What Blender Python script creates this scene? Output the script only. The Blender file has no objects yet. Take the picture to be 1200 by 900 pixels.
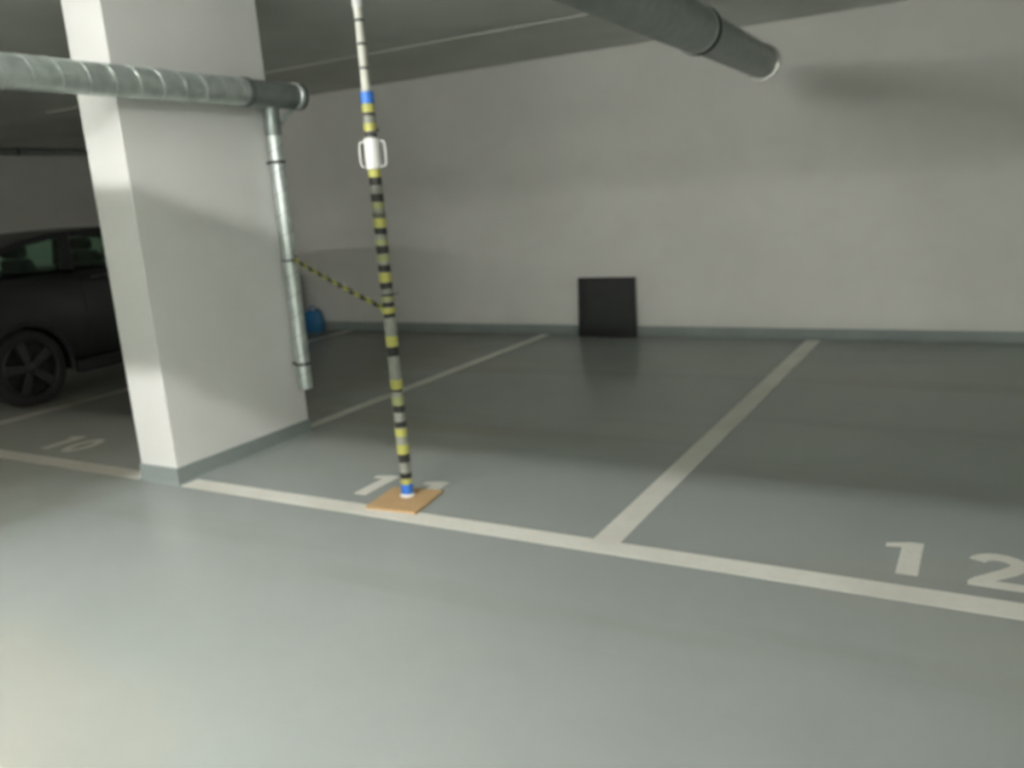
import bpy, bmesh, math, random
from mathutils import Vector, Matrix, Quaternion

random.seed(7)
PI = math.pi
scene = bpy.context.scene
COL = scene.collection

# ------------------------------------------------------------------ camera
F_PX = 988.7
PITCH, ROLL, YAW = 0.22131, -0.071664, -0.526972
CAM_H = 1.55
cp, sp = math.cos(PITCH), math.sin(PITCH)
cyw, syw = math.cos(YAW), math.sin(YAW)
fwd0 = Vector((syw, cyw, 0)); right0 = Vector((cyw, -syw, 0)); up0 = Vector((0, 0, 1))
fwd = fwd0 * cp - up0 * sp
up1 = up0 * cp + fwd0 * sp
rt = right0 * math.cos(ROLL) + up1 * math.sin(ROLL)
up = up1 * math.cos(ROLL) - right0 * math.sin(ROLL)
cam_d = bpy.data.cameras.new('camera')
cam = bpy.data.objects.new('camera', cam_d)
COL.objects.link(cam)
cam_d.sensor_width = 36.0
cam_d.lens = F_PX / 1200 * 36.0
cam_d.clip_start = 0.02
cam.matrix_world = Matrix(((rt.x, up.x, -fwd.x, 0), (rt.y, up.y, -fwd.y, 0),
                           (rt.z, up.z, -fwd.z, CAM_H), (0, 0, 0, 1)))
scene.camera = cam
cam_d.dof.use_dof = True
cam_d.dof.focus_distance = 0.9
cam_d.dof.aperture_fstop = 6.0

# ------------------------------------------------------------------ world / exposure
w = bpy.data.worlds.new('world'); scene.world = w; w.use_nodes = True
w.node_tree.nodes['Background'].inputs[0].default_value = (0.5, 0.55, 0.5, 1)
w.node_tree.nodes['Background'].inputs[1].default_value = 0.02
vs = scene.view_settings
vs.view_transform = 'Standard'; vs.look = 'None'; vs.gamma = 1.0; vs.use_curve_mapping = False
vs.exposure = 2.4
LAMP_STRENGTH = 78.0
LAMP_COLOR = (1.0, 0.985, 0.955)

# ------------------------------------------------------------------ dimensions (metres)
CEIL = 2.887
WB, WL, WR, WF = 8.27, -14.6, 9.5, -8.6      # back, left, right, front walls
LINE_Y = 3.185
RB, RX = 11.5, -10.0                           # deeper recess at the far left
DIVS = (-9.93, -7.09, -4.30, -1.457, 1.38)

# ------------------------------------------------------------------ mesh helpers
class MB:
    def __init__(s): s.v = []; s.f = []
    def add(s, vs_, fs):
        b = len(s.v); s.v += [tuple(p) for p in vs_]; s.f += [tuple(b + i for i in f) for f in fs]; return s
    def box(s, x0, x1, y0, y1, z0, z1, m=None):
        p = [Vector(q) for q in ((x0,y0,z0),(x1,y0,z0),(x1,y1,z0),(x0,y1,z0),(x0,y0,z1),(x1,y0,z1),(x1,y1,z1),(x0,y1,z1))]
        if m: p = [m @ q for q in p]
        return s.add(p, [(3,2,1,0),(4,5,6,7),(0,1,5,4),(1,2,6,5),(2,3,7,6),(3,0,4,7)])
    def tube(s, pts, r, n=8, closed=False, caps=True):
        pts = [Vector(p) for p in pts]; N = len(pts)
        rs = r if isinstance(r, (list, tuple)) else [r] * N
        ref = None; rings = []
        for i, p in enumerate(pts):
            if closed: t = pts[(i+1) % N] - pts[i-1]
            else: t = pts[min(i+1, N-1)] - pts[max(i-1, 0)]
            t.normalize()
            if ref is None:
                ref = t.orthogonal().normalized()
            ref = (ref - t * ref.dot(t)).normalized()
            b = t.cross(ref)
            rings.append([p + (ref * math.cos(2*PI*k/n) + b * math.sin(2*PI*k/n)) * rs[i] for k in range(n)])
        vs_ = [q for g in rings for q in g]; fs = []
        for i in range(N if closed else N-1):
            j = (i+1) % N
            for k in range(n): fs.append((i*n+k, i*n+(k+1) % n, j*n+(k+1) % n, j*n+k))
        if caps and not closed:
            fs.append(tuple(range(n-1, -1, -1))); fs.append(tuple((N-1)*n+k for k in range(n)))
        return s.add(vs_, fs)
    def lathe(s, prof, n=24, o=(0,0,0), axis='z', closed=False, caps=True):
        """prof: list of (radius, height); revolved around axis through o."""
        o = Vector(o); rings = []
        for r, h in prof:
            ring = []
            for k in range(n):
                c, d = math.cos(2*PI*k/n)*r, math.sin(2*PI*k/n)*r
                q = {'z': (c, d, h), 'y': (d, h, c), 'x': (h, c, d)}[axis]
                ring.append(o + Vector(q))
            rings.append(ring)
        vs_ = [q for g in rings for q in g]; fs = []; M = len(prof)
        for i in range(M if closed else M-1):
            j = (i+1) % M
            for k in range(n): fs.append((i*n+k, i*n+(k+1) % n, j*n+(k+1) % n, j*n+k))
        if not closed and caps:
            if prof[0][0] > 1e-6: fs.append(tuple(range(n-1, -1, -1)))
            if prof[-1][0] > 1e-6: fs.append(tuple((M-1)*n+k for k in range(n)))
        return s.add(vs_, fs)
    def prism(s, poly, z0, z1):
        n = len(poly)
        vs_ = [(x, y, z0) for x, y in poly] + [(x, y, z1) for x, y in poly]
        fs = [tuple(range(n-1, -1, -1)), tuple(range(n, 2*n))] + [(k, (k+1) % n, n+(k+1) % n, n+k) for k in range(n)]
        return s.add(vs_, fs)
    def loft(s, rings, caps=True):
        n = len(rings[0]); N = len(rings)
        vs_ = [q for g in rings for q in g]; fs = []
        for i in range(N-1):
            for k in range(n): fs.append((i*n+k, i*n+(k+1) % n, (i+1)*n+(k+1) % n, (i+1)*n+k))
        if caps: fs.append(tuple(range(n-1, -1, -1))); fs.append(tuple((N-1)*n+k for k in range(n)))
        return s.add(vs_, fs)
    def mesh(s, name, smooth=0):
        me = bpy.data.meshes.new(name); me.from_pydata(s.v, [], s.f)
        bm = bmesh.new(); bm.from_mesh(me); bmesh.ops.remove_doubles(bm, verts=bm.verts, dist=1e-6)
        bmesh.ops.recalc_face_normals(bm, faces=bm.faces); bm.to_mesh(me); bm.free()
        if smooth:
            me.shade_smooth(); me.set_sharp_from_angle(angle=math.radians(smooth))
        return me
    def build(s, name, mat, parent=None, loc=(0,0,0), smooth=0, bevel=0, subsurf=0):
        me = s.mesh(name, smooth); me.materials.append(mat)
        o = bpy.data.objects.new(name, me); COL.objects.link(o); o.location = loc
        if parent is not None: o.parent = parent
        if bevel:
            m = o.modifiers.new('bevel', 'BEVEL'); m.width = bevel; m.segments = 2; m.limit_method = 'ANGLE'; m.angle_limit = 0.6
        if subsurf:
            m = o.modifiers.new('subsurf', 'SUBSURF'); m.levels = subsurf; m.render_levels = subsurf
        return o

def tag(o, label, cat, group=None, kind=None):
    o['label'] = label; o['category'] = cat
    if group: o['group'] = group
    if kind: o['kind'] = kind
    return o
def thing(name, label, cat, loc=(0,0,0), rz=0, group=None):
    o = bpy.data.objects.new(name, None); COL.objects.link(o)
    o.location = loc; o.rotation_euler = (0, 0, rz); o.empty_display_size = 0.1
    return tag(o, label, cat, group)
def struct(name, mb, mat, **k):
    o = mb.build(name, mat, **k)
    o['kind'] = 'structure'
    return o
def share(src, name, parent, loc=(0,0,0), rot=None):
    o = src.copy(); o.name = name; COL.objects.link(o); o.parent = parent; o.location = loc
    if rot is not None: o.rotation_mode = 'QUATERNION'; o.rotation_quaternion = rot
    return o

# ------------------------------------------------------------------ materials
def mat(name, col, rough=0.5, metal=0.0, spec=0.5, noise=None, bump=None, rnoise=None, coat=0):
    """noise = (scale, detail, second colour, lo, hi, stretch); bump = (scale, strength)."""
    m = bpy.data.materials.new(name); m.use_nodes = True
    nt = m.node_tree; b = nt.nodes['Principled BSDF']
    b.inputs['Base Color'].default_value = (*col, 1); b.inputs['Roughness'].default_value = rough
    b.inputs['Metallic'].default_value = metal; b.inputs['Specular IOR Level'].default_value = spec
    if coat: b.inputs['Coat Weight'].default_value = coat; b.inputs['Coat Roughness'].default_value = 0.08
    tc = nt.nodes.new('ShaderNodeTexCoord')
    def nz(scale, detail, stretch=(1,1,1)):
        mp = nt.nodes.new('ShaderNodeMapping'); mp.inputs['Scale'].default_value = stretch
        nt.links.new(tc.outputs['Object'], mp.inputs['Vector'])
        n = nt.nodes.new('ShaderNodeTexNoise'); n.inputs['Scale'].default_value = scale; n.inputs['Detail'].default_value = detail
        nt.links.new(mp.outputs[0], n.inputs['Vector']); return n
    if noise:
        prev = None
        for (scale, detail, col2, lo, hi, stretch, amt) in noise:
            n = nz(scale, detail, stretch)
            r = nt.nodes.new('ShaderNodeMapRange'); r.inputs['From Min'].default_value = lo; r.inputs['From Max'].default_value = hi
            r.inputs['To Max'].default_value = amt
            nt.links.new(n.outputs['Fac'], r.inputs['Value'])
            mx = nt.nodes.new('ShaderNodeMix'); mx.data_type = 'RGBA'
            mx.inputs['A'].default_value = (*col, 1); mx.inputs['B'].default_value = (*col2, 1)
            if prev: nt.links.new(prev, mx.inputs['A'])
            nt.links.new(r.outputs[0], mx.inputs['Factor']); prev = mx.outputs['Result']
        nt.links.new(prev, b.inputs['Base Color'])
    if rnoise:
        n = nz(rnoise[0], 3); r = nt.nodes.new('ShaderNodeMapRange')
        r.inputs['From Min'].default_value = .3; r.inputs['From Max'].default_value = .7
        r.inputs['To Min'].default_value = rnoise[1]; r.inputs['To Max'].default_value = rnoise[2]
        nt.links.new(n.outputs['Fac'], r.inputs['Value']); nt.links.new(r.outputs[0], b.inputs['Roughness'])
    if bump:
        n = nz(bump[0], 4); bp = nt.nodes.new('ShaderNodeBump'); bp.inputs['Strength'].default_value = bump[1]
        bp.inputs['Distance'].default_value = 0.01
        nt.links.new(n.outputs['Fac'], bp.inputs['Height']); nt.links.new(bp.outputs[0], b.inputs['Normal'])
    return m
U = (1, 1, 1)
M_FLOOR = mat('floor_epoxy', (.365, .395, .375), rough=.27, spec=.22,
    noise=[(.9, 4, (.325, .355, .335), .38, .70, U, .8),
           (.55, 3, (.40, .37, .29), .52, .74, (.6, 1.0, 1), .7),
           (.9, 4, (.25, .225, .175), .54, .84, (.16, 1.6, 1), .6)])
M_SKIRT = mat('skirting_paint', (.27, .31, .295), .45, noise=[(3, 3, (.22, .25, .24), .4, .7, U, .7)])
M_LINE = mat('white_road_paint', (.84, .83, .76), .5, noise=[(2.2, 5, (.64, .62, .54), .45, .75, U, .7), (30, 2, (.74, .73, .66), .5, .7, U, .5)])
def shade_dirt(m, col, amt, x0, x1):  # shade left of the column painted into the base colour, with brown staining
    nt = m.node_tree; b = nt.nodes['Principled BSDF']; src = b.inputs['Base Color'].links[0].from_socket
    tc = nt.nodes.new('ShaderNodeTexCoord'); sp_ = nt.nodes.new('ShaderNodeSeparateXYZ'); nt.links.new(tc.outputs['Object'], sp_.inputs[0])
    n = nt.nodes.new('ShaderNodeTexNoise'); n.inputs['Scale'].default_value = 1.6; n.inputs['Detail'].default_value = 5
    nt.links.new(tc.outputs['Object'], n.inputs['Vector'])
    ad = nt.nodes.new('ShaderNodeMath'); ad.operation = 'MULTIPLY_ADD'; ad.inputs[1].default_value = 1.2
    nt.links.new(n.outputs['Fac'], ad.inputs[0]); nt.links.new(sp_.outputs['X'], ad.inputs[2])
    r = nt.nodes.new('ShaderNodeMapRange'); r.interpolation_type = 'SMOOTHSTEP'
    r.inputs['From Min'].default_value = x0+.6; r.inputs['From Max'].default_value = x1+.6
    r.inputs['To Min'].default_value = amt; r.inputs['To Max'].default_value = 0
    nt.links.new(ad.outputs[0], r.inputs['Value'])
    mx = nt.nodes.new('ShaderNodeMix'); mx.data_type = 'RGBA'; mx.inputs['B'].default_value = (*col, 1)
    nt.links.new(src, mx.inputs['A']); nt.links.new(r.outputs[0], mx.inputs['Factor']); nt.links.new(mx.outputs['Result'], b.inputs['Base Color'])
shade_dirt(M_FLOOR, (.20, .195, .155), .75, -5.3, -4.1)
shade_dirt(M_LINE, (.27, .25, .19), .85, -4.9, -4.4)
M_WALL = mat('painted_wall', (.66, .66, .61), .75, spec=.3,
    noise=[(.7, 4, (.60, .60, .55), .40, .65, U, .8), (3.5, 5, (.585, .58, .53), .5, .78, (1, 1, 1.2), .4)], bump=(55, .08))
M_COLUMN = mat('column_paint', (.80, .80, .77), .6, spec=.3, noise=[(2.2, 4, (.755, .755, .72), .45, .7, U, .7)], bump=(50, .07))
M_CEIL = mat('ceiling_concrete', (.76, .785, .745), .85, spec=.2, noise=[(.8, 4, (.66, .68, .64), .4, .65, U, .9)], bump=(30, .1))
M_SEAM = mat('ceiling_seam_filler', (.72, .72, .66), .8, noise=[(1.2, 3, (.55, .56, .51), .4, .62, U, .9)])
M_GALV = mat('galvanised_steel', (.66, .72, .69), .40, metal=.65, noise=[(14, 3, (.48, .54, .515), .4, .65, U, .8)], bump=(40, .04))
M_GALV_D = mat('dull_galvanised_steel', (.36, .41, .385), .45, metal=.7, noise=[(12, 3, (.30, .34, .32), .4, .65, U, .8)])
M_CHROME = mat('bright_steel_ring', (.85, .85, .82), .12, metal=1)
M_RUBBER = mat('black_rubber', (.016, .017, .017), .6)
M_SEAMS = mat('bright_seam_steel', (.66, .71, .69), .4, metal=.6)
M_GREYBAND = mat('grey_sealing_band', (.16, .18, .17), .5, metal=.4)
M_STEEL_D = mat('dark_steel', (.06, .065, .06), .5, metal=.5)
M_TUBEGREY = mat('grey_foam_tube', (.30, .31, .27), .6, noise=[(14, 3, (.24, .25, .21), .4, .65, U, .8)])
M_YEL = mat('yellow_tape', (.52, .51, .12), .4, noise=[(25, 2, (.44, .43, .11), .4, .7, U, .6)])
M_YEL2 = mat('worn_yellow_tape', (.36, .38, .17), .5, noise=[(25, 2, (.30, .31, .17), .4, .7, U, .6)])
M_BLK = mat('black_tape', (.022, .022, .018), .4)
M_BLK2 = mat('worn_black_tape', (.12, .125, .09), .5)
M_BLUE = mat('blue_tape', (.04, .20, .72), .4)
M_WHITE = mat('white_plastic', (.84, .84, .82), .35)
M_POLEW = mat('cream_white_tube', (.66, .66, .58), .4)
M_BOARD = mat('orange_brown_board', (.60, .40, .20), .6, noise=[(8, 4, (.52, .34, .17), .4, .7, (1, 6, 1), .7)])
M_BLKPANEL = mat('black_panel', (.012, .014, .013), .5, noise=[(6, 3, (.02, .022, .02), .4, .7, U, .7)])
M_BLUEP = mat('blue_plastic', (.03, .16, .34), .4)
M_CARP = mat('dark_car_paint', (.012, .012, .013), .35, spec=.4, coat=.25)
M_CART = mat('black_car_trim', (.010, .010, .011), .55)
M_TYRE = mat('tyre_rubber', (.012, .011, .012), .8)
M_RIM = mat('grey_alloy', (.075, .072, .076), .35, metal=.8)
M_SEAT = mat('dark_seat_cloth', (.025, .025, .027), .8)
M_LENS = mat('headlamp_lens', (.30, .31, .32), .1, spec=.8)
def glass_mat():
    m = bpy.data.materials.new('green_tinted_glass'); m.use_nodes = True; nt = m.node_tree
    nt.nodes.clear(); out = nt.nodes.new('ShaderNodeOutputMaterial')
    t = nt.nodes.new('ShaderNodeBsdfTransparent'); t.inputs[0].default_value = (.80, .93, .85, 1)
    g = nt.nodes.new('ShaderNodeBsdfGlossy'); g.inputs['Roughness'].default_value = .03
    fr = nt.nodes.new('ShaderNodeFresnel'); fr.inputs[0].default_value = 1.45
    mx = nt.nodes.new('ShaderNodeMixShader')
    nt.links.new(fr.outputs[0], mx.inputs[0]); nt.links.new(t.outputs[0], mx.inputs[1]); nt.links.new(g.outputs[0], mx.inputs[2])
    nt.links.new(mx.outputs[0], out.inputs[0]); return m
M_GLASS = glass_mat()
def lamp_mat(k=1.0):
    m = bpy.data.materials.new('lamp_tube_glass'); m.use_nodes = True; b = m.node_tree.nodes['Principled BSDF']
    b.inputs['Base Color'].default_value = (.8, .8, .78, 1)
    b.inputs['Emission Color'].default_value = (*LAMP_COLOR, 1); b.inputs['Emission Strength'].default_value = LAMP_STRENGTH*k
    return m
M_LAMP = lamp_mat(); M_LAMP_DIM = lamp_mat(.82)       # dimmer tube, so the column front does not burn out

# ------------------------------------------------------------------ room shell
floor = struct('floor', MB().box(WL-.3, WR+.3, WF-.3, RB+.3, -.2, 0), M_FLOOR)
ceiling = struct('ceiling', MB().box(WL-.3, WR+.3, WF-.3, RB+.3, CEIL, CEIL+.25), M_CEIL)
struct('wall_back', MB().box(RX, WR+.3, WB, WB+.3, 0, CEIL), M_WALL)
struct('wall_recess_side', MB().box(RX, RX+.3, WB+.3, RB, 0, CEIL), M_WALL)
struct('wall_recess_back', MB().box(WL-.3, RX+.3, RB, RB+.3, 0, CEIL), M_WALL)
struct('wall_left', MB().box(WL-.3, WL, WF, RB, 0, CEIL), M_WALL)
struct('wall_right', MB().box(WR, WR+.3, WF, WB, 0, CEIL), M_WALL)
struct('wall_front', MB().box(WL-.3, WR+.3, WF-.3, WF, 0, CEIL), M_WALL)
def coved(name, a, b, n):
    """painted upstand: 10 cm high, with a small cove at the floor. a,b = ends on wall, n = inward normal."""
    a, b, n = Vector(a), Vector(b), Vector(n); z = Vector((0, 0, 1))
    prof = [(0, 0), (.030, 0), (.016, .006), (.010, .016), (.008, .098), (.006, .104), (0, .104)]
    r1 = [a + n*d + z*h for d, h in prof]; r2 = [b + n*d + z*h for d, h in prof]
    return struct(name, MB().loft([r1, r2]), M_SKIRT)
coved('baseboard_back', (RX-.03, WB, 0), (WR, WB, 0), (0, -1, 0))
coved('baseboard_left', (WL, WF, 0), (WL, RB, 0), (1, 0, 0))
coved('baseboard_recess_side', (RX, WB, 0), (RX, RB, 0), (-1, 0, 0))
coved('baseboard_recess_back', (WL, RB, 0), (RX, RB, 0), (0, -1, 0))
coved('baseboard_right', (WR, WF, 0), (WR, WB, 0), (-1, 0, 0))
coved('baseboard_front', (WL, WF, 0), (WR, WF, 0), (0, 1, 0))
# filled joint between two ceiling slabs
struct('trim_1', MB().box(RX, WR, 6.545, 6.562, CEIL-.006, CEIL+.002), M_SEAM)

# added downstand beam, unseen, keeps rear lamp light off the upper back wall
struct('light_block_beam', MB().box(WL, WR, -3.4, -3.1, 2.56, CEIL), M_CEIL)
# column with its painted upstand
CX0, CX1, CY0, CY1 = -4.488, -4.165, 3.14, 4.27
column = struct('column', MB().box(CX0, CX1, CY0, CY1, 0, CEIL), M_COLUMN, bevel=.005)
tag(column, 'white painted rectangular concrete column beside the horizontal galvanised duct', 'column')
def ring_rect(d, h): return [(CX0-d, CY0-d, h), (CX1+d, CY0-d, h), (CX1+d, CY1+d, h), (CX0-d, CY1+d, h)]
sk = MB().loft([ring_rect(d, h) for d, h in ((.030, 0), (.016, .006), (.010, .016), (.008, .096), (.003, .102))])
sk.build('column_upstand', M_SKIRT, column)
# the same column stands further along the row, beyond the frame
column_b = struct('column', MB().box(4.05, 4.373, CY0, CY1, 0, CEIL), M_COLUMN, bevel=.005)
tag(column_b, 'white painted concrete column far to the right of bay twelve', 'column')

# painted bay lines and numbers (parts of the floor)
LT = .0016
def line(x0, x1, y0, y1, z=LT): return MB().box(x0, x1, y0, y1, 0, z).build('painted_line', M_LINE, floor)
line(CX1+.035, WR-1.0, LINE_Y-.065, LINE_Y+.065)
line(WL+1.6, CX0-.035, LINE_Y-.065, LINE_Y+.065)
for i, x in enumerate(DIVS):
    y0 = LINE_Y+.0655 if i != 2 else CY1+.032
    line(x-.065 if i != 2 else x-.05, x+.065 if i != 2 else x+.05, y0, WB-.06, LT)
def digit(poly_list, x, y):
    mb = MB()
    for poly in poly_list: mb.prism([(x+a, y+b) for a, b in poly], 0, LT)
    return mb.build('painted_digit', M_LINE, floor)
ONE = [[(.045, 0), (.125, 0), (.125, .32), (.075, .32), (-.015, .285), (-.015, .25), (.045, .262)]]
def stroke(pts, wd):
    L, Rr = [], []
    for i, p in enumerate(pts):
        a = Vector(pts[max(i-1, 0)]); b = Vector(pts[min(i+1, len(pts)-1)])
        t = (b-a).normalized(); n = Vector((-t.y, t.x)) * wd/2
        L.append((p[0]+n.x, p[1]+n.y)); Rr.append((p[0]-n.x, p[1]-n.y))
    return L, Rr
def stroke_quads(pts, wd):
    L, Rr = stroke(pts, wd)
    return [[L[i], L[i+1], Rr[i+1], Rr[i]] for i in range(len(pts)-1)]
arc = [(.10+.073*math.cos(a), .225+.063*math.sin(a)) for a in [math.radians(170-k*20) for k in range(11)]]
oL, oR = stroke(arc + [(.128, .145), (.085, .10)], .062)
TWO = [[(0, 0), (.205, 0), (.205, .058), (.085, .058)] + oL[::-1][1:] + oR[:-1] + [(.02, .07), (0, .035)]]
oval = [(.10+.07*math.cos(2*PI*k/24), .16+.128*math.sin(2*PI*k/24)) for k in range(25)]
ZERO = stroke_quads(oval, .06)
digit(ONE, -.325, 3.352); digit(TWO, -.03, 3.345)                 # bay 12
digit(ONE, -3.062, 3.366); digit(ONE, -2.715, 3.366)              # bay 11
digit(ONE, -5.975, 3.366); digit(ZERO, -5.75, 3.36)               # bay 10

# ------------------------------------------------------------------ ceiling lamps (the row runs along the aisle, behind and above the photographer)
def lamp(x, y, label, rz=0, tube=None):
    t = thing('batten_lamp', label, 'lamp', (x, y, CEIL), rz, 'ceiling batten lamps along the aisle')
    MB().box(-.72, .72, -.026, .026, -.046, 0).build('housing', M_WHITE, t)
    MB().tube([(-.70, 0, -.078), (.70, 0, -.078)], .018, 12).build('lamp_tube', tube or M_LAMP, t)
    for sx in (-1, 1): MB().box(min(sx*.70, sx*.725), max(sx*.70, sx*.725), -.024, .024, -.102, 0).build('end_cap', M_WHITE, t)
    return t
LAMPS = [(-3.95, -.1, 'white batten lamp on the ceiling straight opposite the white column', 0, M_LAMP_DIM),
         (-2.35, -.1, 'white batten lamp on the ceiling straight opposite the striped pole'),
         (6.2, -.1, 'white batten lamp on the ceiling at the right end of the aisle'),
         (-12.4, -.1, 'white batten lamp at the far left end of the aisle'),
         (.6, -6.2, 'added white fill lamp over the bays straight behind the photographer'),  # this lamp and those below are added, unseen fill for column and walls
         (5.0, -6.2, 'added white fill lamp over the bays behind and right of the photographer'),
         (8.7, -4.6, 'added white fill lamp set crosswise beside the right end wall', PI/2),
         (8.7, -6.9, 'added white fill lamp set crosswise in the far rear right corner', PI/2)]
for l in LAMPS: lamp(*l)

# ------------------------------------------------------------------ ventilation ducts
def helix(r, h0, h1, pitch, axis, o, rr=.0035, ph=0.0, hand=1):
    o = Vector(o); pts = []; n = max(8, int((h1-h0)/pitch*20))
    for i in range(n+1):
        h = h0+(h1-h0)*i/n; a = ph+hand*2*PI*(h-h0)/pitch
        c, d = r*math.cos(a), r*math.sin(a)
        pts.append(o+Vector({'y': (c, h, d), 'z': (c, d, h), 'x': (h, c, d)}[axis]))
    return MB().tube(pts, rr, 4)
def ring(r, h, wd, axis, o, proud=.004, n=32):
    return MB().lathe([(r-.002, h-wd/2), (r+proud, h-wd/2), (r+proud, h+wd/2), (r-.002, h+wd/2)], n, o, axis, closed=True)

# main duct across the aisle
MD_Y, MD_Z, MD_R = .76, 2.395, .125
md = thing('main_duct', 'large round galvanised duct running along the aisle under the ceiling', 'duct', (0, MD_Y, MD_Z))
MB().lathe([(MD_R, WL+.02), (MD_R, WR-.02)], 40, (0,0,0), 'x').build('duct_pipe', M_GALV, md, smooth=40)
helix(MD_R, WL+.05, WR-.05, .16, 'x', (0,0,0)).build('spiral_seam', M_GALV, md)
for x in (-9, -6, -3, 0, 3, 6, 9):
    ring(MD_R, x, .03, 'x', (0,0,0), .003).build('hanger_band', M_GALV_D, md)
    MB().tube([(x, 0, MD_R), (x, 0, CEIL-MD_Z)], .005, 6).build('hanger_rod', M_GALV_D, md)

# duct A: small one beside the column
AX, AZ, AR = -4.055, 2.272, .083
da = thing('branch_duct', 'small galvanised spiral duct passing in front of the white column', 'duct', (AX, 0, AZ))
A0, A1 = MD_Y+MD_R+.006, 4.47
MB().lathe([(AR, A0), (AR, 3.97)], 36, (0,0,0), 'y').build('duct_pipe', M_GALV, da, smooth=40)
helix(AR, A0+.02, 3.90, .147, 'y', (0,0,0), .0034, 1.9, -1).build('spiral_seam', M_SEAMS, da)
MB().lathe([(AR-.002, 3.94), (AR+.004, 3.945), (AR+.005, 3.97), (AR+.005, 3.985), (AR-.004, 3.985)], 36, (0,0,0), 'y').build('rubber_collar', M_GREYBAND, da, smooth=40)
MB().lathe([(AR-.003, 3.975), (AR-.003, 4.40)], 36, (0,0,0), 'y').build('tee_piece', M_GALV_D, da, smooth=40)
MB().lathe([(AR-.004, 4.385), (AR+.004, 4.39), (AR+.005, 4.42), (AR-.004, 4.425), (AR-.006, 4.455), (AR-.016, 4.47), (.02, 4.472), (0, 4.472)], 36, (0,0,0), 'y').build('end_cap', M_GALV, da, smooth=40)
MB().lathe([(AR-.003, 4.426), (AR+.003, 4.43), (AR+.003, 4.446), (AR-.005, 4.45)], 36, (0,0,0), 'y').build('seal_ring', M_STEEL_D, da, smooth=40)
for y in (1.3,):
    ring(AR, y, .022, 'y', (0,0,0), .002).build('hanger_band', M_GALV, da)
    MB().tube([(0, y, AR), (0, y, CEIL-AZ)], .004, 6).build('hanger_rod', M_GALV_D, da)

# vertical drop pipe at the rear corner of the column
DX, DY, DR = -4.083, 4.20, .048
dp = thing('drop_pipe', 'thin vertical galvanised pipe hanging down the rear edge of the white column', 'pipe', (DX, DY, 0))
DZ0, DZ1 = .346, AZ-.06
MB().lathe([(DR-.003, DZ0), (DR, DZ0), (DR, 2.10), (DR-.003, 2.10)], 28).build('pipe_shaft', M_GALV, dp, smooth=40)
MB().lathe([(DR-.014, DZ0-.004), (DR-.002, DZ0-.004), (DR-.002, DZ0+.02), (DR-.014, DZ0+.02)], 28, closed=True).build('pipe_end_ring', M_STEEL_D, dp, smooth=40)
helix(DR, DZ0+.03, 2.05, .135, 'z', (0,0,0), .0016, 2.0, 1).build('spiral_seam', M_STEEL_D, dp)
MB().lathe([(DR+.002, 2.02), (DR+.006, 2.03), (DR+.006, 2.11), (DR+.003, 2.13), (DR+.003, DZ1-.02)], 28).build('tee_branch', M_GALV_D, dp, smooth=40)
MB().tube([(.05, .03, 2.10), (.055, .075, 2.15), (.045, .13, 2.175)], [.018, .016, .02], 8).build('tee_brace', M_GALV, dp, smooth=50)
for z in (1.855, .52):
    ring(DR, z, .018, 'z', (0,0,0), .004).build('pipe_clamp', M_STEEL_D, dp)
    MB().box(-(DX-CX1)-.0, -.044, -.012, .012, z-.009, z+.009).build('clamp_foot', M_STEEL_D, dp)
ring(DR, 1.222, .014, 'z', (0,0,0), .003).build('pipe_clamp', M_STEEL_D, dp)
HK = Vector((.062, -.02, 1.235))
MB().tube([(.045, -.02, 1.218), (.060, -.022, 1.214), (.074, -.024, 1.220), (.080, -.025, 1.236), (.078, -.024, 1.258)], .005, 8).build('chain_hook', M_STEEL_D, dp, smooth=50)

# duct B: bigger one ending in front of the back wall
BX0, BX1, BZ, BR = -1.575, -1.64, 2.405, .130
db = thing('branch_duct', 'thick galvanised duct ending in mid-air before the back wall', 'duct', (BX0, 0, BZ), 0)
B0, BC, B1 = MD_Y+MD_R+.012, 5.16, 7.06
dirx = math.atan2(BX0-BX1, 2.0)
db.rotation_euler = (0, 0, dirx); db.location = (BX0+math.tan(dirx)*5.1, 0, BZ)
MB().lathe([(BR+.004, B0), (BR+.004, BC-.02)], 44, (0,0,0), 'y').build('duct_pipe', M_GALV_D, db, smooth=40)
helix(BR+.004, B0+.05, BC-.06, .16, 'y', (0,0,0), .0012, 0, -1).build('spiral_seam', M_GALV_D, db)
MB().lathe([(BR, BC-.03), (BR+.011, BC-.025), (BR+.011, BC+.02), (BR-.004, BC+.03)], 44, (0,0,0), 'y').build('rubber_collar', M_RUBBER, db, smooth=40)
MB().lathe([(BR-.008, BC), (BR-.008, B1-.05), (BR-.014, B1-.05), (BR-.014, BC)], 44, (0,0,0), 'y', closed=True).build('duct_end_pipe', M_GALV_D, db, smooth=40)
MB().lathe([(BR-.012, B1-.09), (BR+.006, B1-.085), (BR+.008, B1-.02), (BR+.002, B1), (BR-.018, B1), (BR-.018, B1-.085)], 44, (0,0,0), 'y', closed=True).build('end_ring', M_CHROME, db, smooth=40)
MB().lathe([(0, B1-.03), (BR-.016, B1-.03), (BR-.016, B1-.045), (0, B1-.045)], 44, (0,0,0), 'y').build('end_plate', M_GALV_D, db, smooth=40)
for y in (2.4, 5.10):
    ring(BR+.004, y, .03, 'y', (0,0,0), .003).build('hanger_band', M_GALV, db)
    MB().tube([(0, y, BR), (0, y, CEIL-BZ)], .006, 6).build('hanger_rod', M_CHROME, db)

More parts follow.
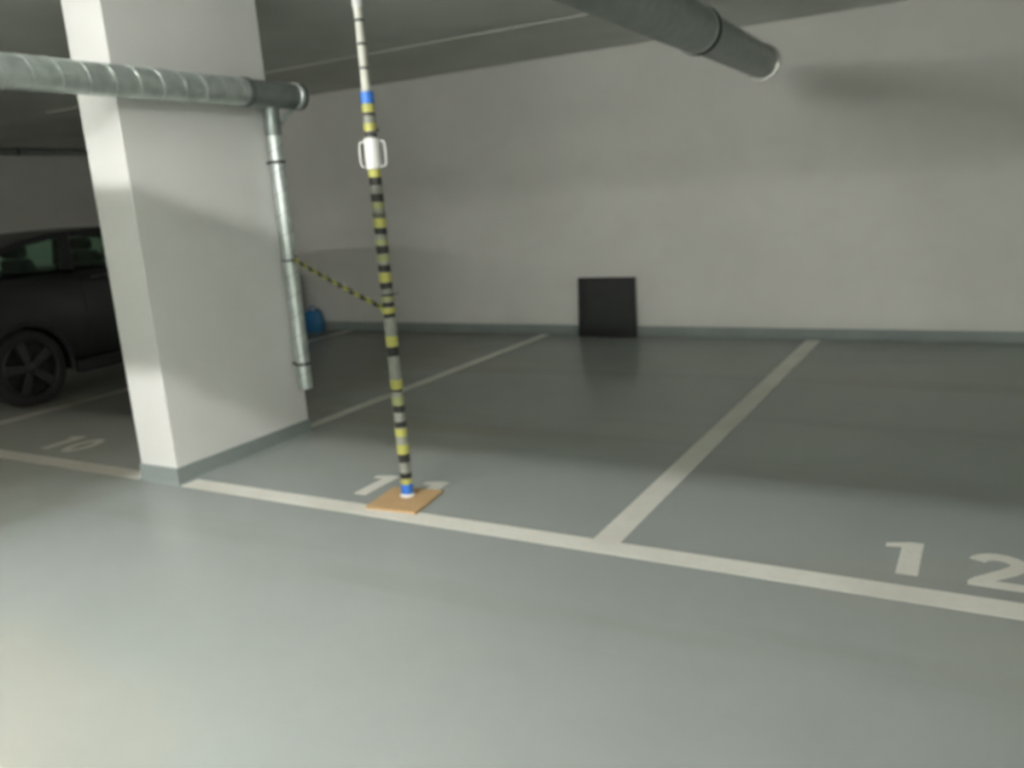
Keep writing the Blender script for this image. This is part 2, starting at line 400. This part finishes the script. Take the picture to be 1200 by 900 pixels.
# pipe along the left wall under the beam
lp = thing('wall_pipe', 'thin dark pipe running along the top of the left wall beyond the car', 'pipe', (WL+.13, 0, 2.825))
MB().lathe([(.052, WF+.05), (.052, RB-.05)], 20, (0,0,0), 'y').build('pipe_shaft', M_GALV_D, lp, smooth=40)
for y in (-4, -1, 2, 5.2, 8.83, 10.9):
    ring(.052, y, .03, 'y', (0,0,0), .006).build('pipe_clamp', M_STEEL_D, lp)
    MB().box(-.13, -.05, y-.012, y+.012, -.01, .01).build('clamp_foot', M_STEEL_D, lp)

# ------------------------------------------------------------------ the measuring pole
PX, PY = -2.682, 3.414
BT = .014
bd = thing('base_board', 'orange brown wooden board under the striped pole', 'board', (PX, PY, 0))
quad = [(-2.800, 3.196), (-2.489, 3.217), (-2.538, 3.545), (-2.842, 3.500)]
MB().prism([(x-PX, y-PY) for x, y in quad], .0017, BT).build('board_panel', M_BOARD, bd, bevel=.002)
pole = thing('striped_pole', 'tall pole wrapped in yellow and black tape bands standing on a board', 'pole', (PX, PY, BT))
PR = .0305
def zz(z): return z-BT
MB().lathe([(.040, 0), (.040, .005), (PR+.004, .009), (PR+.002, .014)], 28).build('foot', M_WHITE, pole, smooth=40)
MB().lathe([(PR, .02), (PR, zz(2.03))], 28).build('lower_tube', M_TUBEGREY, pole, smooth=40)
MB().lathe([(.0215, zz(2.0)), (.0215, zz(CEIL))], 24).build('upper_tube', M_POLEW, pole, smooth=40)
MB().lathe([(.0215, zz(2.455)), (.0245, zz(2.46)), (.0245, zz(2.80)), (.03, zz(2.82)), (.03, zz(CEIL)-.001), (0, zz(CEIL)-.001)], 24).build('top_sleeve', M_WHITE, pole, smooth=40)
for z in (2.401, 2.295, 2.186):
    ring(.0215, zz(z), .012, 'z', (0,0,0), .0015, 24).build('dark_ring', M_STEEL_D, pole)
BANDS = [(2.024,2.077,'b'),(1.982,2.020,'y'),(1.968,1.982,'k'),(1.894,1.930,'y'),(1.870,1.894,'k'),(1.675,1.712,'y'),(1.638,1.675,'k'),
 (1.559,1.597,'k'),(1.522,1.555,'w'),(1.480,1.505,'m'),(1.432,1.476,'y'),(1.400,1.430,'k'),(1.345,1.375,'w'),(1.303,1.341,'k'),
 (1.260,1.298,'w'),(1.213,1.247,'k'),(1.161,1.208,'y'),(1.126,1.156,'k'),(1.061,1.087,'w'),(1.034,1.056,'k'),(.999,1.030,'y'),
 (.977,.999,'k'),(.830,.884,'y'),(.777,.826,'k'),(.604,.654,'y'),(.590,.604,'k'),(.517,.563,'w'),(.479,.517,'k'),(.396,.428,'k'),
 (.349,.391,'y'),(.250,.302,'y'),(.204,.250,'k'),(.116,.145,'k'),(.082,.111,'y'),(.030,.081,'b')]
TM = {'b': M_BLUE, 'y': M_YEL, 'k': M_BLK, 'w': M_YEL2, 'm': M_BLK2}
TL = {'b': 'bright blue tape band', 'y': 'yellow tape band', 'k': 'black tape band', 'w': 'worn yellow tape band', 'm': 'worn black tape band'}
for z0, z1, c in BANDS:
    n = 28; r = PR+.0014+(.0006 if c == 'b' else 0); tilt = random.uniform(-.10, .10) if c != 'b' else 0
    mb = MB().lathe([(PR-.0005, zz(z0)), (r, zz(z0)), (r, zz(z1)), (PR-.0005, zz(z1))], n, closed=True)
    mb.v = [(x, y, z+tilt*x) for x, y, z in mb.v]
    mb.build('tape_band', TM[c], pole, smooth=40)['label'] = TL[c]
ring(PR+.002, zz(1.014), .022, 'z', (0,0,0), .004, 28).build('chain_ring', M_YEL, pole, smooth=40)['label'] = 'yellow ring that holds the chain'
# black tie with a tail
ring(PR, zz(1.094), .010, 'z', (0,0,0), .004, 28).build('cable_tie', M_BLK, pole)
MB().box(0, .045, -.004, .004, -.002, .002, Matrix.Translation((.031, -.008, zz(1.096))) @ Matrix.Rotation(-.12, 4, 'Y')).build('cable_tie_tail', M_BLK, pole)
MB().box(0, .030, -.004, .004, -.008, .008, Matrix.Translation((.029, -.010, zz(1.888))) @ Matrix.Rotation(-.25, 4, 'Y')).build('tape_tail', M_BLK, pole)
# white sleeve with two wire handles
sl = MB().lathe([(PR-.001, zz(1.716)), (.037, zz(1.718)), (.039, zz(1.726)), (.039, zz(1.852)), (.037, zz(1.860)), (PR-.001, zz(1.862))], 28, closed=True).build('white_sleeve', M_WHITE, pole, smooth=40)
vd = Vector((cyw, -syw, 0))   # handles stand out sideways along the aisle diagonal
for s_ in (-1, 1):
    pts = []
    for k in range(13):
        a = PI*(k/12)-PI/2
        ca, sa = math.cos(a), math.sin(a)
        out = .034+.030*(abs(ca)**.35); zc = zz(1.787)+.060*(abs(sa)**.5)*(1 if sa > 0 else -1)
        pts.append(Vector((s_*out*.88, s_*out*.47, zc)))
    MB().tube(pts, .0042, 8).build('wire_handle', M_WHITE, pole, smooth=60)

# ------------------------------------------------------------------ yellow and black chain from the pole to the hook on the drop pipe
ch = thing('barrier_chain', 'yellow and black plastic chain strung from the pole to the drop pipe', 'chain', (0, 0, 0))
PA = Vector((PX-.047, PY+.028, 1.017)); PB = Vector((DX+.090, DY-.042, 1.226))
span = (PB-PA).length; NL = 34
def link_mesh():
    L, W, rr = .0285, .0105, .0052; pts = []
    for k in range(10):
        a = PI*k/9-PI/2; pts.append((L*.62+W*math.cos(a), W*math.sin(a), 0))
    for k in range(10):
        a = PI*k/9+PI/2; pts.append((-L*.62+W*math.cos(a), W*math.sin(a), 0))
    return MB().tube(pts, rr, 6, closed=True)
def cp_(t):
    p = PA.lerp(PB, t); p.z -= 4*.008*t*(1-t); return p
protos = {}
for i in range(NL):
    t0, t1 = i/NL, (i+1)/NL
    a, b = cp_(t0), cp_(t1); d = (b-a).normalized()
    side = Vector((0, 0, 1)).cross(d).normalized(); upv = d.cross(side)
    if i % 2: side, upv = upv, -side
    rot = Matrix((d, side, upv)).transposed().to_quaternion()
    key = (i//2) % 2
    if key not in protos:
        o = link_mesh().build('chain_link', (M_YEL, M_BLK)[key], ch, smooth=60)
        o.location = (a+b)/2; o.rotation_mode = 'QUATERNION'; o.rotation_quaternion = rot; protos[key] = o
    else:
        o = share(protos[key], 'chain_link', ch, (a+b)/2, rot)
    o['label'] = ('yellow chain link', 'black chain link')[key]

# ------------------------------------------------------------------ black panel leaning on the back wall
bx = thing('black_panel', 'square black panel leaning upright against the back wall', 'panel', (-3.545, WB-.105, 0))
bx.rotation_euler = (-.055, 0, 0)
pw = .318
prof = [(-pw-.006, 0), (pw+.006, 0), (pw-.004, .625), (-pw+.002, .625)]
def slab(poly, y0, y1):
    n = len(poly); vs_ = [(x, y0, z) for x, z in poly]+[(x, y1, z) for x, z in poly]
    return MB().add(vs_, [tuple(range(n)), tuple(range(2*n-1, n-1, -1))]+[(k, n+k, n+(k+1) % n, (k+1) % n) for k in range(n)])
slab(prof, 0, .045).build('panel_sheet', M_BLKPANEL, bx, bevel=.004)
for q in ([(-pw-.006, 0), (-pw+.034, 0), (-pw+.040, .625), (-pw+.002, .625)],
          [(pw-.034, 0), (pw+.006, 0), (pw-.004, .625), (pw-.042, .625)],
          [(-pw+.0395, .587), (pw-.0415, .587), (pw-.042, .625), (-pw+.040, .625)],
          [(-pw+.0345, 0), (pw-.0345, 0), (pw-.035, .036), (-pw+.035, .036)]):
    slab(q, -.012, .001).build('panel_rim', M_RUBBER, bx, bevel=.003)

# ------------------------------------------------------------------ blue canister by the wall
cn = thing('blue_canister', 'small blue plastic canister on the floor behind the column', 'canister', (-7.57, 8.08, 0), .25)
def rr_(wx, wy, z, c=.02):
    pts = []
    for (sx, sy, a0) in ((1, 1, 0), (-1, 1, 90), (-1, -1, 180), (1, -1, 270)):
        for k in range(4):
            a = math.radians(a0+30*k); pts.append((sx*(wx-c)+c*math.cos(a), sy*(wy-c)+c*math.sin(a), z))
    return pts
MB().loft([rr_(.112, .075, 0), rr_(.118, .08, .01), rr_(.112, .077, .15), rr_(.098, .07, .25), rr_(.07, .05, .275)]).build('body', M_BLUEP, cn, smooth=50)
MB().tube([(-.045, 0, .268), (-.045, 0, .308), (-.02, 0, .322), (.03, 0, .322), (.05, 0, .268)], .012, 8).build('handle', M_BLUEP, cn, smooth=50)
MB().lathe([(.022, .27), (.022, .30), (.018, .304), (0, .304)], 16, (.065, 0, -.012)).build('cap', M_RUBBER, cn, smooth=40)

# ------------------------------------------------------------------ parked car, tail towards the aisle
CARX = -8.245
car = thing('parked_car', 'dark high-waisted hatchback parked in shadow left of the white column', 'car', (CARX, 0, 0))
RA, FA = 4.25, 6.86
ST = [(3.40, .40, .80, .70), (3.44, .32, .92, .78), (3.56, .25, 1.02, .85), (3.85, .23, 1.12, .885), (4.25, .22, 1.155, .90), (5.0, .22, 1.16, .90),
      (6.0, .22, 1.14, .90), (6.75, .22, 1.10, .90), (7.2, .22, 1.02, .88), (7.5, .24, .93, .84), (7.68, .30, .80, .76), (7.74, .40, .70, .66)]
def car_ring(y, zb, zt, hw):
    h = zt-zb
    half = [(0, zb), (.80*hw, zb), (.955*hw, zb+.06*h), (.985*hw, zb+.28*h), (hw, zb+.55*h), (.985*hw, zb+.80*h), (.945*hw, zb+.95*h), (.86*hw, zt), (.45*hw, zt+.010), (0, zt+.014)]
    return [(x, y, z) for x, z in half]+[(-x, y, z) for x, z in half[-2:0:-1]]
body = MB().loft([car_ring(*q) for q in ST]).build('body_shell', M_CARP, car, subsurf=2)
# wheel arches cut out of the shell, then the cutter is thrown away
cut = MB()
for ya in (FA, RA):
    for sx in (-1, 1):
        x0, x1 = (.60, 1.1) if sx > 0 else (-1.1, -.60)
        cut.lathe([(.375, x0), (.375, x1)], 40, (0, ya, .34), 'x')
co = cut.build('wheel_arch', M_CART, car)
bpy.context.view_layer.update()
bo = body.modifiers.new('cut', 'BOOLEAN'); bo.object = co; bo.operation = 'DIFFERENCE'; bo.solver = 'EXACT'
bpy.context.view_layer.update()
me2 = bpy.data.meshes.new_from_object(body.evaluated_get(bpy.context.evaluated_depsgraph_get()))
body.modifiers.clear(); body.data = me2
me2.shade_smooth(); me2.set_sharp_from_angle(angle=math.radians(40))
bpy.data.objects.remove(co)
def bar(a, b, wa, wb, name, m=M_CARP):
    MB().tube([a, Vector(a).lerp(Vector(b), .5), b], [wa, (wa+wb)/2, wb], 8).build(name, m, car, smooth=60)
def pane(pts, name='window_pane', th=.006):
    v = [Vector(p) for p in pts]; n = (v[1]-v[0]).cross(v[2]-v[0]).normalized()*th
    k = len(v); MB().add(v+[p-n for p in v], [tuple(range(k)), tuple(range(2*k-1, k-1, -1))]+[(i, k+i, k+(i+1) % k, (i+1) % k) for i in range(k)]).build(name, M_GLASS, car)
for sx in (-1, 1):
    for ya in (FA, RA):
        pts = [(sx*.893, ya+.388*math.cos(a), .34+.388*math.sin(a)) for a in [math.radians(-14+k*208/20) for k in range(21)]]
        MB().tube(pts, .022, 8).build('wheel_arch_trim', M_CART, car, smooth=60)
    MB().box(min(sx*.85, sx*.912), max(sx*.85, sx*.912), RA+.42, FA-.42, .21, .33).build('sill_trim', M_CART, car, bevel=.015)
    for y1 in (4.86, 5.72):
        pts = [(sx*.889, y1, .42), (sx*.901, y1, .65), (sx*.898, y1, .85), (sx*.862, y1, 1.10)]
        MB().tube(pts, .004, 6).build('door_gap', M_CART, car)
    for y1, z in ((4.98, 1.06), (5.84, 1.0)):
        MB().tube([(sx*.855, y1, z), (sx*.893, y1+.02, z+.004), (sx*.893, y1+.17, z+.006), (sx*.855, y1+.19, z+.004)], [.012, .020, .020, .012], 8).build('door_handle', M_RIM, car, smooth=60)
# wheels
def wheel_parts(sx, ya):
    xo = sx*.895
    prof = [(.205, -.19), (.30, -.20), (.335, -.175), (.342, -.14), (.342, -.06), (.335, -.025), (.30, -.002), (.258, -.012), (.258, -.10)]
    t = MB().lathe([(r, sx*h) for r, h in prof], 40, (xo, ya, .342), 'x', closed=True).build('tyre', M_TYRE, car, smooth=50)
    MB().lathe([(r, sx*h) for r, h in ((.258, -.012), (.250, -.006), (.238, -.014), (.232, -.09), (.05, -.10), (0, -.10))], 36, (xo, ya, .342), 'x', caps=False).build('rim', M_CART, t, smooth=50)
    for k in range(5):
        m = Matrix.Translation((xo-sx*.028, ya, .342)) @ Matrix.Rotation(2*PI*k/5+.25, 4, 'X')
        a = [(0, -.030, .03), (0, .030, .03), (0, .046, .240), (0, -.046, .240)]
        b = [(-sx*.03, p[1], p[2]) for p in a]
        MB().add([m @ Vector(p) for p in a+b], [(0,1,2,3),(7,6,5,4),(0,4,5,1),(1,5,6,2),(2,6,7,3),(3,7,4,0)]).build('spoke', M_RIM, t)
    MB().lathe([(.05, -sx*.06), (.05, -sx*.02), (.04, -sx*.014), (0, -sx*.014)], 20, (xo, ya, .342), 'x').build('hub_cap', M_RIM, t, smooth=40)
for sx in (-1, 1):
    for ya in (FA, RA): wheel_parts(sx, ya)
# roof, pillars, panes
RS = [(3.98, 1.265, .60), (4.12, 1.325, .615), (4.26, 1.376, .63), (4.50, 1.452, .645), (4.75, 1.494, .655), (5.0, 1.507, .66), (5.4, 1.512, .66), (5.8, 1.502, .655), (6.05, 1.476, .64), (6.16, 1.455, .62)]
MB().loft([[(-wd-.02, y, z-.062), (-wd, y, z), (-.6*wd, y, z+.014), (0, y, z+.02), (.6*wd, y, z+.014), (wd, y, z), (wd+.02, y, z-.062), (.9*wd, y, z-.03), (0, y, z-.012), (-.9*wd, y, z-.03)] for y, z, wd in RS]).build('roof', M_CARP, car, smooth=50)
for sx in (-1, 1):
    def side(y, z): return (sx*(.80-(z-1.15)*.41), y, z)
    bar((sx*.78, 3.62, 1.03), (sx*.625, 4.04, 1.27), .055, .035, 'tail_pillar')
    bar((sx*.80, 3.80, 1.12), (sx*.70, 4.16, 1.25), .05, .04, 'quarter_pillar')
    bar((sx*.795, 4.80, 1.14), (sx*.655, 4.92, 1.48), .062, .050, 'rear_pillar')
    bar((sx*.795, 5.72, 1.13), (sx*.655, 5.67, 1.49), .045, .035, 'middle_pillar')
    bar((sx*.79, 6.84, 1.09), (sx*.625, 6.13, 1.45), .040, .034, 'front_pillar')
    for q in ([side(4.00, 1.165), side(4.75, 1.172), side(4.86, 1.44), side(4.60, 1.43), side(4.37, 1.36), side(4.18, 1.27)],
              [side(4.87, 1.165), side(5.69, 1.15), side(5.63, 1.455), side(4.98, 1.455)],
              [side(5.76, 1.15), side(6.76, 1.11), side(6.16, 1.42), side(5.72, 1.455)]):
        pane(q if sx > 0 else q[::-1])
    m = MB().loft([[(sx*(.80+dx), 6.45+.5*dy, 1.09+zc+dz) for dx, dy, dz in ((dx0, -.07*k, -.07*k), (dx0, .07*k, -.07*k), (dx0, .07*k, .075*k), (dx0, -.07*k, .075*k))]
                   for dx0, k, zc in ((.06, .25, .02), (.10, .75, .045), (.16, 1, .055), (.24, .95, .055), (.27, .6, .05))])
    m.build('door_mirror', M_CARP, car, subsurf=2)
pane([(-.76, 6.84, 1.10), (.76, 6.84, 1.10), (.61, 6.15, 1.44), (-.61, 6.15, 1.44)][::-1], 'windscreen')
pane([(-.74, 3.60, 1.045), (.74, 3.60, 1.045), (.59, 4.00, 1.255), (-.59, 4.00, 1.255)], 'rear_window')
MB().box(-.11, .11, -.015, .015, -.03, .03, Matrix.Translation((0, 6.08, 1.40))).build('rear_view_mirror', M_CART, car, bevel=.01)
for x in (-.38, .38):
    for y, wd in ((4.62, .22), (5.80, .25)):
        MB().loft([[(x+dx*q, y+dy-t, z) for dx, dy in ((-wd, -.05), (wd, -.05), (wd, .05), (-wd, .05))] for z, q, t in ((1.08, 1, 0), (1.22, .95, .02), (1.28, .75, .03))]).build('seat_back', M_SEAT, car, bevel=.02)
        MB().loft([[(x+dx*q, y+dy*q-.04, z) for dx, dy in ((-.15, -.05), (.15, -.05), (.15, .05), (-.15, .05))] for z, q in ((1.285, .8), (1.31, 1), (1.39, 1), (1.42, .7))]).build('headrest', M_SEAT, car, bevel=.02)
MB().lathe([(.165, -.011), (.18, 0), (.165, .011), (.15, 0)], 24, (-.38, 6.10, 1.15), 'y', closed=True).build('steering_wheel', M_CART, car, smooth=60)
MB().box(-.78, .78, 3.375, 3.46, .36, .60).build('rear_bumper', M_CART, car, bevel=.03)
MB().box(-.45, .45, 7.70, 7.755, .50, .64).build('grille', M_CART, car, bevel=.01)
M_RED = mat('red_lens', (.25, .01, .01), .2)
for sx in (-1, 1):
    MB().loft([[(sx*x, y, z) for x, y, z in q] for q in
        ([(.50, 3.425, .80), (.50, 3.43, .90), (.50, 3.52, .90), (.50, 3.52, .80)], [(.70, 3.44, .82), (.70, 3.47, .95), (.70, 3.58, .95), (.70, 3.58, .82)],
         [(.855, 3.56, .90), (.84, 3.60, 1.0), (.80, 3.70, 1.0), (.80, 3.70, .90)])]).build('tail_lamp', M_RED, car, smooth=40)
    MB().box(min(sx*.48, sx*.74), max(sx*.48, sx*.74), 7.55, 7.70, .66, .78).build('headlamp', M_LENS, car, bevel=.015)
